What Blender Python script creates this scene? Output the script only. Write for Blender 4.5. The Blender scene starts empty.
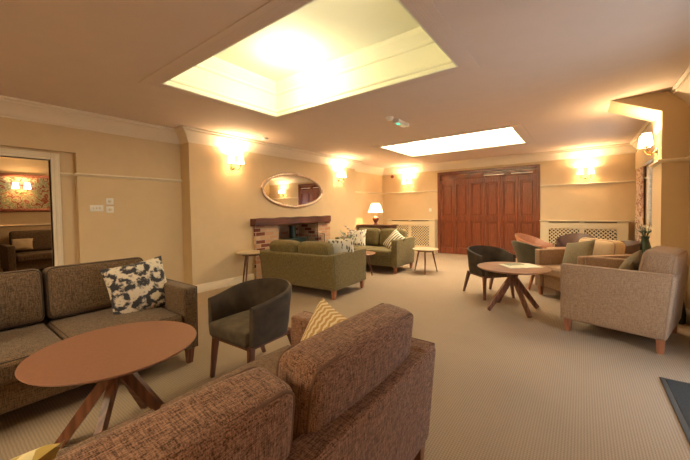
import bpy, bmesh, math, random
from mathutils import Vector, Matrix, Euler
random.seed(7)
PI = math.pi
scn = bpy.context.scene
col = scn.collection

# ------------------------------------------------------------------ materials
def new_mat(name):
    m = bpy.data.materials.new(name); m.use_nodes = True
    nt = m.node_tree; b = nt.nodes['Principled BSDF']
    return m, nt, b
def N(nt, t, **kw):
    n = nt.nodes.new(t)
    for k, v in kw.items():
        if k.startswith('i_'):
            n.inputs[k[2:].replace('_', ' ')].default_value = v
        else: setattr(n, k, v)
    return n
def L(nt, a, b): nt.links.new(a, b)
def ramp(nt, fac, stops, interp='LINEAR'):
    r = nt.nodes.new('ShaderNodeValToRGB'); r.color_ramp.interpolation = interp
    e = r.color_ramp.elements
    while len(e) < len(stops): e.new(.5)
    for el, (p, c) in zip(e, stops): el.position = p; el.color = (*c, 1)
    L(nt, fac, r.inputs['Fac']); return r
def coords(nt, scale=(1, 1, 1), rot=(0, 0, 0), kind='Object'):
    tc = nt.nodes.new('ShaderNodeTexCoord'); mp = nt.nodes.new('ShaderNodeMapping')
    mp.inputs['Scale'].default_value = scale; mp.inputs['Rotation'].default_value = rot
    L(nt, tc.outputs[kind], mp.inputs['Vector']); return mp.outputs['Vector']
def bump(nt, b, h, strength=.3, dist=.002):
    bm_ = nt.nodes.new('ShaderNodeBump'); bm_.inputs['Strength'].default_value = strength
    bm_.inputs['Distance'].default_value = dist
    L(nt, h, bm_.inputs['Height']); L(nt, bm_.outputs['Normal'], b.inputs['Normal'])
def noise(nt, vec, scale, detail=3, rough=.5):
    n = N(nt, 'ShaderNodeTexNoise'); n.inputs['Scale'].default_value = scale
    n.inputs['Detail'].default_value = detail; n.inputs['Roughness'].default_value = rough
    L(nt, vec, n.inputs['Vector']); return n.outputs['Fac']
def math_n(nt, op, a, b=None, c=None):
    n = nt.nodes.new('ShaderNodeMath'); n.operation = op
    for i, v in enumerate((a, b, c)):
        if v is None: continue
        if hasattr(v, 'links'): L(nt, v, n.inputs[i])
        else: n.inputs[i].default_value = v
    return n.outputs[0]
def plain(name, c, rough=.5, metal=0, coat=0, var=.06, vscale=6, bmp=0, bscale=200):
    m, nt, b = new_mat(name)
    v = coords(nt)
    f = noise(nt, v, vscale)
    r = ramp(nt, f, [(.3, tuple(max(0, x*(1-var)) for x in c)), (.7, tuple(min(1, x*(1+var)) for x in c))])
    L(nt, r.outputs['Color'], b.inputs['Base Color'])
    b.inputs['Roughness'].default_value = rough; b.inputs['Metallic'].default_value = metal
    b.inputs['Coat Weight'].default_value = coat
    if bmp: bump(nt, b, noise(nt, v, bscale), bmp)
    return m
def wood(name, c1, c2, axis=2, rough=.4, coat=0, scale=1.0, bmp=.12):
    m, nt, b = new_mat(name)
    s = [14*scale]*3; s[axis] = 1.2*scale
    v = coords(nt, tuple(s))
    f = noise(nt, v, 2.2, 6, .65)
    w = N(nt, 'ShaderNodeTexWave'); w.inputs['Scale'].default_value = .6; w.inputs['Distortion'].default_value = 6
    w.inputs['Detail'].default_value = 3; L(nt, v, w.inputs['Vector'])
    mx = math_n(nt, 'ADD', math_n(nt, 'MULTIPLY', f, .75), math_n(nt, 'MULTIPLY', w.outputs['Fac'], .25))
    r = ramp(nt, mx, [(.3, c1), (.7, c2)])
    L(nt, r.outputs['Color'], b.inputs['Base Color'])
    b.inputs['Roughness'].default_value = rough; b.inputs['Coat Weight'].default_value = coat
    b.inputs['Coat Roughness'].default_value = .12
    if bmp: bump(nt, b, f, bmp)
    return m
def tweed(name, dark, light, k=1.0, strength=.6):
    """slubby woven upholstery: threads along the three local axes"""
    m, nt, b = new_mat(name)
    a = noise(nt, coords(nt, (420*k, 30*k, 420*k)), 1, 2)
    c = noise(nt, coords(nt, (30*k, 420*k, 420*k)), 1, 2)
    d = noise(nt, coords(nt, (300*k, 300*k, 26*k)), 1, 2)
    s = math_n(nt, 'MULTIPLY', math_n(nt, 'ADD', math_n(nt, 'ADD', a, c), d), .3333)
    r = ramp(nt, s, [(.41, dark), (.5, tuple((x+y)/2 for x, y in zip(dark, light))), (.60, light)])
    L(nt, r.outputs['Color'], b.inputs['Base Color'])
    b.inputs['Roughness'].default_value = .95; b.inputs['Specular IOR Level'].default_value = .15
    b.inputs['Sheen Weight'].default_value = .12
    bump(nt, b, s, strength, .004)
    return m
def emit(name, c, s):
    m, nt, b = new_mat(name)
    b.inputs['Base Color'].default_value = (*c, 1)
    b.inputs['Emission Color'].default_value = (*c, 1); b.inputs['Emission Strength'].default_value = s
    return m

M = {}
M['wall'] = plain('wall_paint', (.66, .49, .285), .75, var=.02, bmp=.05, bscale=300)
M['ceil'] = plain('ceiling_paint', (.69, .55, .44), .8, var=.015)
M['crown'] = plain('crown_paint', (.78, .66, .50), .6, var=.015)
M['trim'] = plain('cream_gloss', (.77, .65, .46), .4, var=.02)
M['shaft'] = plain('shaft_paint', (.86, .86, .70), .7, var=.01)
M['cover'] = plain('cover_paint', (.68, .56, .36), .5, var=.02)
M['grilleback'] = plain('shadowy_grille_back', (.05, .04, .03), .9)  # near black: shade inside the radiator covers put into the colour
M['white'] = plain('white_plastic', (.8, .77, .68), .35)
M['black'] = plain('black_iron', (.015, .015, .016), .5)
M['stove'] = plain('stove_enamel', (.02, .045, .035), .4)
M['brass'] = plain('antique_brass', (.50, .34, .16), .3, metal=1)
M['glint'] = plain('pale_glint_metal', (.9, .84, .74), .35, metal=.3, var=.01)  # pale colour standing in for skylight glints on the door header
M['silver'] = plain('aged_silver_gilt', (.62, .47, .36), .28, metal=.9, var=.25, vscale=40)
M['door'] = wood('mahogany_door', (.085, .018, .008), (.30, .075, .028), 2, .32, .5)
M['doorgloss'] = wood('mahogany_polished', (.085, .018, .008), (.26, .065, .025), 0, .12, 1.0, bmp=0)
M['doorpanel'] = wood('mahogany_panel', (.10, .022, .009), (.30, .078, .03), 2, .3, .5, 1.6)
M['beam'] = wood('mantel_oak', (.06, .018, .010), (.16, .046, .024), 1, .5, .1)
M['walnut'] = wood('walnut', (.10, .035, .016), (.24, .085, .038), 2, .38, .15)
M['oakleg'] = wood('warm_oak_leg', (.30, .11, .05), (.48, .19, .09), 2, .45)
M['tabletop'] = plain('warm_brown_top', (.27, .12, .07), .5, var=.05, vscale=60)
M['tabletop2'] = wood('walnut_top', (.24, .11, .055), (.40, .20, .10), 0, .35, .1)
M['paletop'] = wood('pale_top', (.42, .32, .19), (.54, .43, .27), 0, .35)
M['darkcab'] = wood('dark_cabinet', (.05, .016, .010), (.12, .04, .022), 0, .35, .3)
M['tweed_fg'] = tweed('russet_tweed', (.075, .034, .020), (.44, .245, .155), .85, .8)
M['tweed_fg_seat'] = tweed('russet_tweed_seat', (.07, .038, .022), (.30, .18, .11), .8, .6)
M['tweed_dk'] = tweed('brown_tweed', (.055, .034, .019), (.25, .16, .092), .8, .6)
M['green'] = tweed('olive_weave', (.090, .067, .024), (.28, .215, .09), .9, .5)
M['tan'] = tweed('tan_weave', (.24, .14, .08), (.43, .28, .165), 1.0, .3)
M['olivepil'] = tweed('olive_pillow', (.13, .10, .055), (.24, .19, .11), 1.0, .3)
M['cream_c'] = tweed('cream_cushion', (.54, .39, .23), (.62, .46, .28), 1.0, .3)
M['pipe_dk'] = plain('dark_piping', (.045, .028, .02), .9)
M['pipe_fg'] = plain('russet_piping', (.17, .09, .055), .9)
M['pipe_tan'] = plain('tan_piping', (.30, .19, .12), .9)
M['pipe_gr'] = plain('olive_piping', (.13, .105, .045), .9)
M['tub_grey'] = plain('charcoal_faux_suede', (.062, .043, .027), .9, var=.35, vscale=9, bmp=.15, bscale=500)
M['tub_seat'] = plain('charcoal_seat_suede', (.095, .068, .042), .9, var=.3, vscale=14, bmp=.15, bscale=500)
M['tub_green'] = plain('grey_green_suede', (.105, .095, .062), .62, var=.15, vscale=12)
M['tub_tan'] = plain('tan_leather', (.32, .125, .06), .5, var=.12, vscale=12)
M['tub_brown'] = plain('brown_leather', (.11, .055, .035), .5, var=.12, vscale=12)
M['mat'] = plain('charcoal_mat', (.03, .032, .033), .95, var=.2, vscale=150, bmp=.8, bscale=400)
M['matedge'] = plain('mat_rubber_edge', (.055, .05, .045), .8)
M['paper'] = plain('paper', (.72, .70, .52), .7, var=.12, vscale=14)
M['print'] = plain('printed_page', (.26, .27, .16), .6, var=.4, vscale=40)
M['leaf'] = plain('leaf', (.055, .10, .045), .55, var=.4, vscale=30)
M['silverleaf'] = plain('silver_leaf', (.30, .34, .24), .6, var=.4, vscale=30)
M['petal'] = plain('petal', (.62, .52, .56), .6, var=.2, vscale=30)
M['darkgreen'] = plain('dark_green_glaze', (.02, .04, .018), .3, coat=.4)
M['redlamp'] = plain('oxblood_glaze', (.16, .035, .02), .2, coat=.6)
M['reddot'] = plain('alarm_red', (.22, .03, .02), .4)
M['shade'] = emit('glowing_shade', (1.0, .82, .55), 2.2)
M['bulb'] = emit('lamp_bulb', (1.0, .80, .5), 30)
M['tshade'] = emit('table_lamp_shade', (1.0, .76, .48), 1.3)
M['greenled'] = emit('green_led', (.1, .8, .5), .6)
M['laylight'] = emit('laylight', (1.0, .86, .62), 5.5)
M['added_laylight'] = emit('laylight_added_rear', (1.0, .86, .62), 5.0)  # added source behind the camera, lights the foreground sofa
M['laylight_soft'] = emit('laylight_soft', (1.0, .93, .66), .45)
def glassm():
    m, nt, b = new_mat('window_glass')
    b.inputs['Base Color'].default_value = (.95, .98, 1, 1); b.inputs['Roughness'].default_value = .02
    b.inputs['Transmission Weight'].default_value = 1; b.inputs['IOR'].default_value = 1.02
    return m
M['glass'] = glassm()
def mirrorm():
    m, nt, b = new_mat('mirror_glass')
    b.inputs['Base Color'].default_value = (.86, .86, .82, 1); b.inputs['Roughness'].default_value = .015; b.inputs['Metallic'].default_value = 1
    return m
M['mirror'] = mirrorm()
def carpetm():
    m, nt, b = new_mat('ribbed_carpet')
    v = coords(nt)
    w = N(nt, 'ShaderNodeTexWave'); w.bands_direction = 'X'; w.inputs['Scale'].default_value = 22; w.inputs['Distortion'].default_value = .6
    w.inputs['Detail'].default_value = 2; w.inputs['Detail Scale'].default_value = 6
    L(nt, v, w.inputs['Vector'])
    w2 = N(nt, 'ShaderNodeTexWave'); w2.bands_direction = 'Y'; w2.inputs['Scale'].default_value = 20; w2.inputs['Distortion'].default_value = 1.5
    L(nt, v, w2.inputs['Vector'])
    sp = noise(nt, v, 160, 2)
    big = noise(nt, v, 1.3, 4, .6)
    h = math_n(nt, 'ADD', math_n(nt, 'MULTIPLY', w.outputs['Fac'], .35), math_n(nt, 'ADD', math_n(nt, 'MULTIPLY', w2.outputs['Fac'], .25), math_n(nt, 'MULTIPLY', sp, .4)))
    h2 = math_n(nt, 'ADD', math_n(nt, 'MULTIPLY', h, .8), math_n(nt, 'MULTIPLY', big, .2))
    r = ramp(nt, h2, [(.2, (.25, .185, .125)), (.75, (.44, .33, .235))])
    L(nt, r.outputs['Color'], b.inputs['Base Color'])
    b.inputs['Roughness'].default_value = 1; b.inputs['Specular IOR Level'].default_value = .05
    bump(nt, b, h, .4, .005)
    return m
M['carpet'] = carpetm()
def brickm():
    m, nt, b = new_mat('fireplace_brick')
    tc = nt.nodes.new('ShaderNodeTexCoord'); sx = nt.nodes.new('ShaderNodeSeparateXYZ'); L(nt, tc.outputs['Object'], sx.inputs[0])
    cb = nt.nodes.new('ShaderNodeCombineXYZ')
    L(nt, math_n(nt, 'ADD', sx.outputs['X'], sx.outputs['Y']), cb.inputs[0]); L(nt, sx.outputs['Z'], cb.inputs[1])
    br = N(nt, 'ShaderNodeTexBrick'); br.inputs['Scale'].default_value = 1
    br.inputs['Brick Width'].default_value = .22; br.inputs['Row Height'].default_value = .075; br.inputs['Mortar Size'].default_value = .008
    br.inputs['Color1'].default_value = (0, 0, 0, 1); br.inputs['Color2'].default_value = (1, 1, 1, 1); br.inputs['Mortar'].default_value = (.5, .5, .5, 1)
    L(nt, cb.outputs[0], br.inputs['Vector'])
    r = ramp(nt, br.outputs['Color'], [(0, (.60, .36, .20)), (.3, (.66, .44, .27)), (.5, (.50, .22, .12)), (.66, (.20, .05, .03)), (.8, (.55, .30, .17)), (.93, (.10, .035, .025))], 'CONSTANT')
    mx = nt.nodes.new('ShaderNodeMix'); mx.data_type = 'RGBA'
    L(nt, br.outputs['Fac'], mx.inputs[0]); L(nt, r.outputs['Color'], mx.inputs[6]); mx.inputs[7].default_value = (.52, .40, .28, 1)
    L(nt, mx.outputs[2], b.inputs['Base Color']); b.inputs['Roughness'].default_value = .9
    bump(nt, b, math_n(nt, 'SUBTRACT', 1.0, br.outputs['Fac']), .5, .006)
    return m
M['brick'] = brickm()
def zigzagm(name, c1, c2, period=.042, amp=.012, zz=.036, flip=False):
    """ikat zigzag stripes in a cushion's own plane (local x, z)"""
    m, nt, b = new_mat(name)
    tc = nt.nodes.new('ShaderNodeTexCoord'); sx = nt.nodes.new('ShaderNodeSeparateXYZ'); L(nt, tc.outputs['Object'], sx.inputs[0])
    X, Z = (sx.outputs['X'], sx.outputs['Z']) if not flip else (sx.outputs['Z'], sx.outputs['X'])
    wob = noise(nt, coords(nt, (60, 60, 60)), 1, 1)
    tri = math_n(nt, 'PINGPONG', Z, zz/2)
    u = math_n(nt, 'ADD', math_n(nt, 'ADD', X, math_n(nt, 'MULTIPLY', tri, amp/(zz/2))), math_n(nt, 'MULTIPLY', wob, .012))
    s = math_n(nt, 'PINGPONG', u, period/2)
    f = math_n(nt, 'MULTIPLY', s, 2/period)
    r = ramp(nt, f, [(0, c1), (.52, c1), (.56, c2), (1, c2)])
    L(nt, r.outputs['Color'], b.inputs['Base Color']); b.inputs['Roughness'].default_value = .9
    bump(nt, b, noise(nt, coords(nt), 400), .3)
    return m
M['zigzag'] = zigzagm('mustard_zigzag', (.50, .29, .105), (.74, .62, .40))
M['lattice'] = zigzagm('mustard_lattice', (.48, .33, .08), (.74, .64, .36), .085, .05, .11)
def floralm(name, scale, dark, mid, light):
    m, nt, b = new_mat(name)
    v = coords(nt)
    vo = N(nt, 'ShaderNodeTexVoronoi'); vo.inputs['Scale'].default_value = scale; L(nt, v, vo.inputs['Vector'])
    w_ = N(nt, 'ShaderNodeTexWave'); w_.wave_type = 'RINGS'; w_.inputs['Scale'].default_value = scale*.55; w_.inputs['Distortion'].default_value = 5; w_.inputs['Detail Scale'].default_value = 2.5; L(nt, v, w_.inputs['Vector'])
    rings = math_n(nt, 'ADD', math_n(nt, 'SINE', math_n(nt, 'MULTIPLY', vo.outputs['Distance'], 11.0)), math_n(nt, 'MULTIPLY', w_.outputs['Fac'], .9))
    n1 = noise(nt, v, scale*4, 4, .7)
    s = math_n(nt, 'ADD', math_n(nt, 'MULTIPLY', rings, .17), math_n(nt, 'MULTIPLY', n1, .85))
    r = ramp(nt, s, [(.30, dark), (.40, dark), (.44, mid), (.54, light), (.72, light), (.8, mid)])
    L(nt, r.outputs['Color'], b.inputs['Base Color']); b.inputs['Roughness'].default_value = .9
    return m
M['floral'] = floralm('blue_cream_botanical', 7.5, (.045, .042, .05), (.30, .26, .22), (.70, .60, .46))
def leafpatm(name, rotz=.5):
    """pale cloth with dark upright leaf shapes"""
    m, nt, b = new_mat(name)
    v = coords(nt, (26, 26, 9), (0, rotz, 0))
    vo = N(nt, 'ShaderNodeTexVoronoi'); vo.inputs['Scale'].default_value = 1; L(nt, v, vo.inputs['Vector'])
    r = ramp(nt, vo.outputs['Distance'], [(0, (.08, .07, .06)), (.30, (.12, .10, .08)), (.38, (.72, .66, .52)), (1, (.76, .70, .56))])
    L(nt, r.outputs['Color'], b.inputs['Base Color']); b.inputs['Roughness'].default_value = .9
    return m
M['leafpat'] = leafpatm('leaf_print')
def stripem():
    m, nt, b = new_mat('striped_cushion_cloth')
    w = N(nt, 'ShaderNodeTexWave'); w.bands_direction = 'X'; w.inputs['Scale'].default_value = 4.5; w.inputs['Distortion'].default_value = 1.2
    L(nt, coords(nt), w.inputs['Vector'])
    r = ramp(nt, w.outputs['Fac'], [(0, (.14, .11, .06)), (.35, (.22, .18, .10)), (.45, (.66, .60, .42)), (1, (.72, .66, .50))])
    L(nt, r.outputs['Color'], b.inputs['Base Color']); b.inputs['Roughness'].default_value = .9
    return m
M['stripe'] = stripem()
def tapestrym():
    m, nt, b = new_mat('red_floral_paper')
    v = coords(nt)
    w = N(nt, 'ShaderNodeTexWave'); w.inputs['Scale'].default_value = 4; w.inputs['Distortion'].default_value = 14; w.inputs['Detail'].default_value = 3; w.inputs['Detail Scale'].default_value = 1.6
    L(nt, v, w.inputs['Vector'])
    r = ramp(nt, w.outputs['Fac'], [(0, (.28, .06, .03)), (.16, (.32, .12, .06)), (.28, (.50, .40, .22)), (.75, (.58, .48, .28)), (.88, (.25, .26, .12)), (1, (.3, .3, .14))])
    L(nt, r.outputs['Color'], b.inputs['Base Color']); b.inputs['Roughness'].default_value = .8
    return m
M['tapestry'] = tapestrym()
def curtainm():
    m, nt, b = new_mat('floral_curtain')
    v = coords(nt)
    f = noise(nt, v, 9, 3, .6)
    r = ramp(nt, f, [(.40, (.66, .50, .36)), (.50, (.62, .46, .33)), (.54, (.24, .08, .06)), (.60, (.50, .30, .20)), (.64, (.66, .52, .38))])
    L(nt, r.outputs['Color'], b.inputs['Base Color']); b.inputs['Roughness'].default_value = .9
    return m
M['curtain'] = curtainm()
M['blind'] = plain('blind_slats', (.45, .45, .45), .5)
M['gold_frame'] = plain('red_gilt_frame', (.34, .12, .07), .4, metal=.5, var=.4, vscale=30)
M['pane'] = plain('far_wall', (.55, .38, .24), .8)

# ------------------------------------------------------------------ object helpers
def tag(o, label=None, cat=None, group=None, kind=None):
    if label: o['label'] = label
    if cat: o['category'] = cat
    if group: o['group'] = group
    if kind: o['kind'] = kind
    return o
def empty(name, label, cat, loc=(0, 0, 0), rz=0, group=None):
    o = bpy.data.objects.new(name, None); col.objects.link(o); o.empty_display_size = .1
    o.location = loc; o.rotation_euler = (0, 0, rz)
    return tag(o, label, cat, group)
def obj(name, bm, mat, parent=None, loc=None, rot=None, smooth=True, angle=40):
    me = bpy.data.meshes.new(name)
    bmesh.ops.recalc_face_normals(bm, faces=bm.faces)
    bm.to_mesh(me); bm.free()
    me.materials.append(mat)
    if smooth:
        for p in me.polygons: p.use_smooth = True
        try: me.set_sharp_from_angle(angle=math.radians(angle))
        except Exception: pass
    o = bpy.data.objects.new(name, me); col.objects.link(o)
    if parent: o.parent = parent
    if loc is not None: o.location = loc
    if rot is not None: o.rotation_euler = rot
    return o
def struct(name, bm, mat, parent=None, label=None, **kw):
    o = obj(name, bm, mat, parent, **kw)
    if parent is None: o['kind'] = 'structure'
    if label: o['label'] = label
    return o
def children(o): return [c for c in bpy.data.objects if c.parent == o]
def copy_tree(o, loc=None, rz=None, label=None, parent=None):
    c = o.copy(); col.objects.link(c); c.parent = parent
    if loc is not None: c.location = loc
    if rz is not None: c.rotation_euler = (0, 0, rz)
    if label: c['label'] = label
    for ch in children(o): copy_tree(ch, parent=c)
    return c
def setmat(o, mat):
    o.data = o.data.copy(); o.data.materials.clear(); o.data.materials.append(mat)

def B(): return bmesh.new()
def box(bm, x0, x1, y0, y1, z0, z1, bev=0, seg=2, mtx=None):
    r = bmesh.ops.create_cube(bm, size=1)
    vs = r['verts']
    for v in vs:
        v.co = Vector(((x0+x1)/2+v.co.x*(x1-x0), (y0+y1)/2+v.co.y*(y1-y0), (z0+z1)/2+v.co.z*(z1-z0)))
    if bev:
        es = list({e for v in vs for e in v.link_edges})
        rr = bmesh.ops.bevel(bm, geom=es, offset=bev, segments=seg, affect='EDGES', profile=.5)
        vs = list({v for f in rr['faces'] for v in f.verts} | {v for v in vs if v.is_valid})
    if mtx:
        for v in vs: v.co = mtx @ v.co
    return bm
def rings(bm, loops, closed_ends=True, cyc=True):
    rv = [[bm.verts.new(p) for p in lp] for lp in loops]
    n = len(rv[0])
    for a, b in zip(rv, rv[1:]):
        for i in range(n if cyc else n-1):
            j = (i+1) % n
            bm.faces.new((a[i], a[j], b[j], b[i]))
    if closed_ends and cyc:
        bm.faces.new(list(reversed(rv[0]))); bm.faces.new(rv[-1])
    return rv
def lathe(bm, prof, n=32, c=(0, 0, 0), sx=1, sy=1, caps=True):
    loops = [[(c[0]+r*sx*math.cos(2*PI*i/n), c[1]+r*sy*math.sin(2*PI*i/n), c[2]+z) for i in range(n)] for r, z in prof]
    rings(bm, loops, caps); return bm
def tube(bm, pts, rad, n=8, closed=False):
    pts = [Vector(p) for p in pts]; m = len(pts); loops = []
    up = None
    for i, p in enumerate(pts):
        if closed: d = (pts[(i+1) % m]-pts[i-1])
        else: d = pts[min(i+1, m-1)]-pts[max(i-1, 0)]
        d.normalize()
        if up is None:
            up = Vector((0, 0, 1)) if abs(d.z) < .9 else Vector((1, 0, 0))
        up = (up-d*up.dot(d)).normalized(); s = d.cross(up)
        r = rad[i] if isinstance(rad, (list, tuple)) else rad
        loops.append([p+(up*math.cos(2*PI*k/n)+s*math.sin(2*PI*k/n))*r for k in range(n)])
    if closed: loops.append(loops[0]); rings(bm, loops, False)
    else: rings(bm, loops)
    return bm
def taper(bm, p0, p1, w0, w1, d0=None, d1=None, bev=0):
    """square tapered post from p0 (half sizes w0,d0) to p1"""
    d0 = d0 or w0; d1 = d1 or w1
    loops = []
    for p, w, d in ((p0, w0, d0), (p1, w1, d1)):
        loops.append([(p[0]+a*w, p[1]+b*d, p[2]) for a, b in ((-1, -1), (1, -1), (1, 1), (-1, 1))])
    rings(bm, loops); 
    if bev: bmesh.ops.bevel(bm, geom=[e for e in bm.edges], offset=bev, segments=2, affect='EDGES')
    return bm
def bar(bm, p0, p1, w, h, up=(0, 0, 1), w1=None, h1=None):
    """rectangular bar between two points"""
    p0 = Vector(p0); p1 = Vector(p1); d = (p1-p0).normalized(); u = Vector(up); u = (u-d*u.dot(d)).normalized(); s = d.cross(u)
    loops = []
    for p, a, b in ((p0, w, h), (p1, w1 or w, h1 or h)):
        loops.append([p+s*a/2*i+u*b/2*j for i, j in ((-1, -1), (1, -1), (1, 1), (-1, 1))])
    rings(bm, loops); return bm
def soft_box(sx, sy, sz, r=.03, n=14, fn=None, rr=None):
    """rounded box centred on the origin; fn(co)->co deforms it afterwards"""
    bm = B(); h = (sx/2, sy/2, sz/2); r = min(r, *[a*.98 for a in h]); grid = {}
    def ticks(hh):
        a = hh-r; t = [-hh+r*(1-math.cos(PI/2*i/4)) for i in range(0, 4)]
        t += [-a+2*a*i/n for i in range(n+1)]; t += [-x for x in reversed(t[:4])]; return t
    T = [ticks(x) for x in h]
    def P(x, y, z):
        k = (round(x, 5), round(y, 5), round(z, 5))
        if k in grid: return grid[k]
        p = Vector((x, y, z)); q = Vector([max(-h[i]+r, min(h[i]-r, p[i])) for i in range(3)])
        d = p-q
        if d.length > 1e-7: d = d.normalized()*r
        c = q+d
        if fn: c = Vector(fn(c, h))
        grid[k] = bm.verts.new(c); return grid[k]
    for ax in range(3):
        u, w = [(1, 2), (2, 0), (0, 1)][ax]
        for s in (-1, 1):
            for i in range(len(T[u])-1):
                for j in range(len(T[w])-1):
                    q = []
                    for a, b in ((i, j), (i+1, j), (i+1, j+1), (i, j+1)):
                        p = [0, 0, 0]; p[ax] = s*h[ax]; p[u] = T[u][a]; p[w] = T[w][b]
                        q.append(P(*p))
                    if s < 0: q.reverse()
                    if len(set(q)) == 4:
                        try: bm.faces.new(q)
                        except ValueError: pass
    return bm
def puff(ax, amt, sag=0):
    def f(c, h):
        c = c.copy(); o = [i for i in range(3) if i != ax]
        k = 1
        for i in o: k *= max(0, 1-(c[i]/h[i])**2)
        c[ax] += math.copysign(amt*k**.7, c[ax]) if abs(c[ax]) > h[ax]*.4 else 0
        if sag: c[2] -= sag*(1-(c[0]/h[0])**2)*(c[2] > 0)
        return c
    return f
def pillow_bm(s=.45, t=.15, s2=None):
    """throw pillow standing in the x-z plane, thickness along y, centre at origin"""
    bm = B(); n = 22; s2 = s2 or s; g = {}
    for sd in (-1, 1):
        for i in range(n+1):
            for j in range(n+1):
                u = -1+2*i/n; v = -1+2*j/n
                edge = i in (0, n) or j in (0, n)
                if edge and sd == 1: g[(1, i, j)] = g[(-1, i, j)]; continue
                x = u*s/2*(1-.07*(1-v*v)*abs(u)); z = v*s2/2*(1-.07*(1-u*u)*abs(v))
                th = t/2*(max(0, (1-u**2))*max(0, (1-v**2)))**.42
                w = .006*math.sin(5*u+3*v)*(1-u*u)*(1-v*v)
                g[(sd, i, j)] = bm.verts.new((x, sd*th+w, z))
    for sd in (-1, 1):
        for i in range(n):
            for j in range(n):
                q = [g[(sd, i, j)], g[(sd, i+1, j)], g[(sd, i+1, j+1)], g[(sd, i, j+1)]]
                if sd > 0: q.reverse()
                try: bm.faces.new(q)
                except ValueError: pass
    return bm
def pillow(name, label, mat, loc, rot, s=.45, t=.15, s2=None, group=None, cat='cushion', pipe=None):
    o = obj(name, pillow_bm(s, t, s2), mat, None, loc, rot, angle=70)
    tag(o, label, cat, group)
    if pipe:
        b = B(); s2 = s2 or s; pts = []
        n = 12
        for a in range(4):
            for i in range(n):
                k = -1+2*i/n
                u, v = [(k, -1), (1, k), (-k, 1), (-1, -k)][a]
                pts.append((u*s/2*(1-.07*(1-v*v)*abs(u)), 0, v*s2/2*(1-.07*(1-u*u)*abs(v))))
        tube(b, pts, .004, 6, True); obj('piping', b, pipe, o)
    return o
def sweep(bm, path, prof, closed=False):
    """mitred moulding: path of (x,y), profile of (d,z); d grows to the right of travel"""
    P = [Vector((a, b, 0)) for a, b in path]; loops = []
    for i, p in enumerate(P):
        def nrm(a, b):
            d = (b-a).normalized(); return Vector((d.y, -d.x, 0))
        if closed: n1 = nrm(P[i-1], p); n2 = nrm(p, P[(i+1) % len(P)])
        else:
            n1 = nrm(P[i-1], p) if i else nrm(p, P[1]); n2 = nrm(p, P[i+1]) if i < len(P)-1 else n1
        m = (n1+n2); m = m/max(.3, m.dot(n1)) if m.length > .01 else n1
        loops.append([(p.x+m.x*d, p.y+m.y*d, z) for d, z in prof])
    if closed: loops.append(loops[0])
    rings(bm, loops, not closed)
    return bm

# ------------------------------------------------------------------ dimensions
XL, XC, XR, YB, YF, CZ = -5.218, -4.951, .95, 9.034, -3.2, 2.6
YC0, YC1 = 2.552, 7.094
# floor
b = B(); box(b, -10.6, 1.2, -3.4, 9.2, -.1, 0); struct('floor', b, M['carpet'], smooth=False)
# ceiling with two skylight openings and an added unseen third behind the camera for light
SK = [(-3.404, -.915, 1.488, 3.004), (-3.404, -.915, 5.779, 7.373), (-3.404, -.915, -2.9, -1.4)]
b = B()
box(b, -10.6, SK[0][0], -3.4, 9.2, CZ, CZ+.1); box(b, SK[0][1], 1.2, -3.4, 9.2, CZ, CZ+.1)
ys = [-3.4]
for s in sorted(SK, key=lambda q: q[2]): ys += [s[2], s[3]]
ys.append(9.2)
for i in range(0, len(ys), 2): box(b, SK[0][0], SK[0][1], ys[i], ys[i+1], CZ, CZ+.1)
struct('ceiling', b, M['ceil'], smooth=False)
for k, (x0, x1, y0, y1) in enumerate(SK):
    H_ = 3.05 if k == 0 else 2.88
    b = B(); w = .04
    box(b, x0-w, x0, y0-w, y1+w, CZ+.1, H_); box(b, x1, x1+w, y0-w, y1+w, CZ+.1, H_)
    box(b, x0, x1, y0-w, y0, CZ+.1, H_); box(b, x0, x1, y1, y1+w, CZ+.1, H_)
    r = struct('window_%d' % (k+3), b, M['shaft'], smooth=False, label='ceiling lightwell shaft with cream moulded sides')
    # plate frame round the opening
    b = B(); o_ = .15; t = .006
    for i in range(1):
        box(b, x0-o_, x0, y0-o_, y1+o_, CZ-t, CZ-.0005); box(b, x1, x1+o_, y0-o_, y1+o_, CZ-t, CZ-.0005)
        box(b, x0, x1, y0-o_, y0, CZ-t, CZ-.0005); box(b, x0, x1, y1, y1+o_, CZ-t, CZ-.0005)
    struct('opening_frame', b, M['ceil'], r, smooth=False)
    b = B()   # reeding next to the opening
    for q in (.03, .05, .07, .09):
        for (ax, bx, ay, by) in ((x0-q-.004, x0-q+.004, y0-q, y1+q), (x1+q-.004, x1+q+.004, y0-q, y1+q)):
            box(b, ax, bx, ay, by, CZ-t-.0012, CZ-t)
        box(b, x0-q, x1+q, y0-q-.004, y0-q+.004, CZ-t-.0012, CZ-t)
        box(b, x0-q, x1+q, y1+q-.004, y1+q+.004, CZ-t-.0012, CZ-t)
    struct('reeding', b, M['ceil'], r, smooth=False)
    # mouldings inside the shaft
    path = [(x0, y0), (x0, y1), (x1, y1), (x1, y0)]
    b = B(); sweep(b, path, [(0, CZ+.0), (.018, CZ+.0), (.018, CZ+.03), (.008, CZ+.045), (.022, CZ+.06), (.022, CZ+.075), (0, CZ+.1)], True)
    struct('lower_moulding', b, M['shaft'], r, smooth=False)
    b = B(); sweep(b, path, [(0, H_-.16), (.01, H_-.16), (.02, H_-.145), (.02, H_-.12), (.06, H_-.05), (.07, H_-.02), (.07, H_), (0, H_)], True)
    struct('upper_moulding', b, M['shaft'], r, smooth=False)
    b = B(); box(b, x0-w, x1+w, y0-w, y1+w, H_, H_+.04)
    struct('lightwell_top', b, M['shaft'] if k == 0 else M['laylight'] if k == 1 else M['added_laylight'], r, smooth=False)

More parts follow.
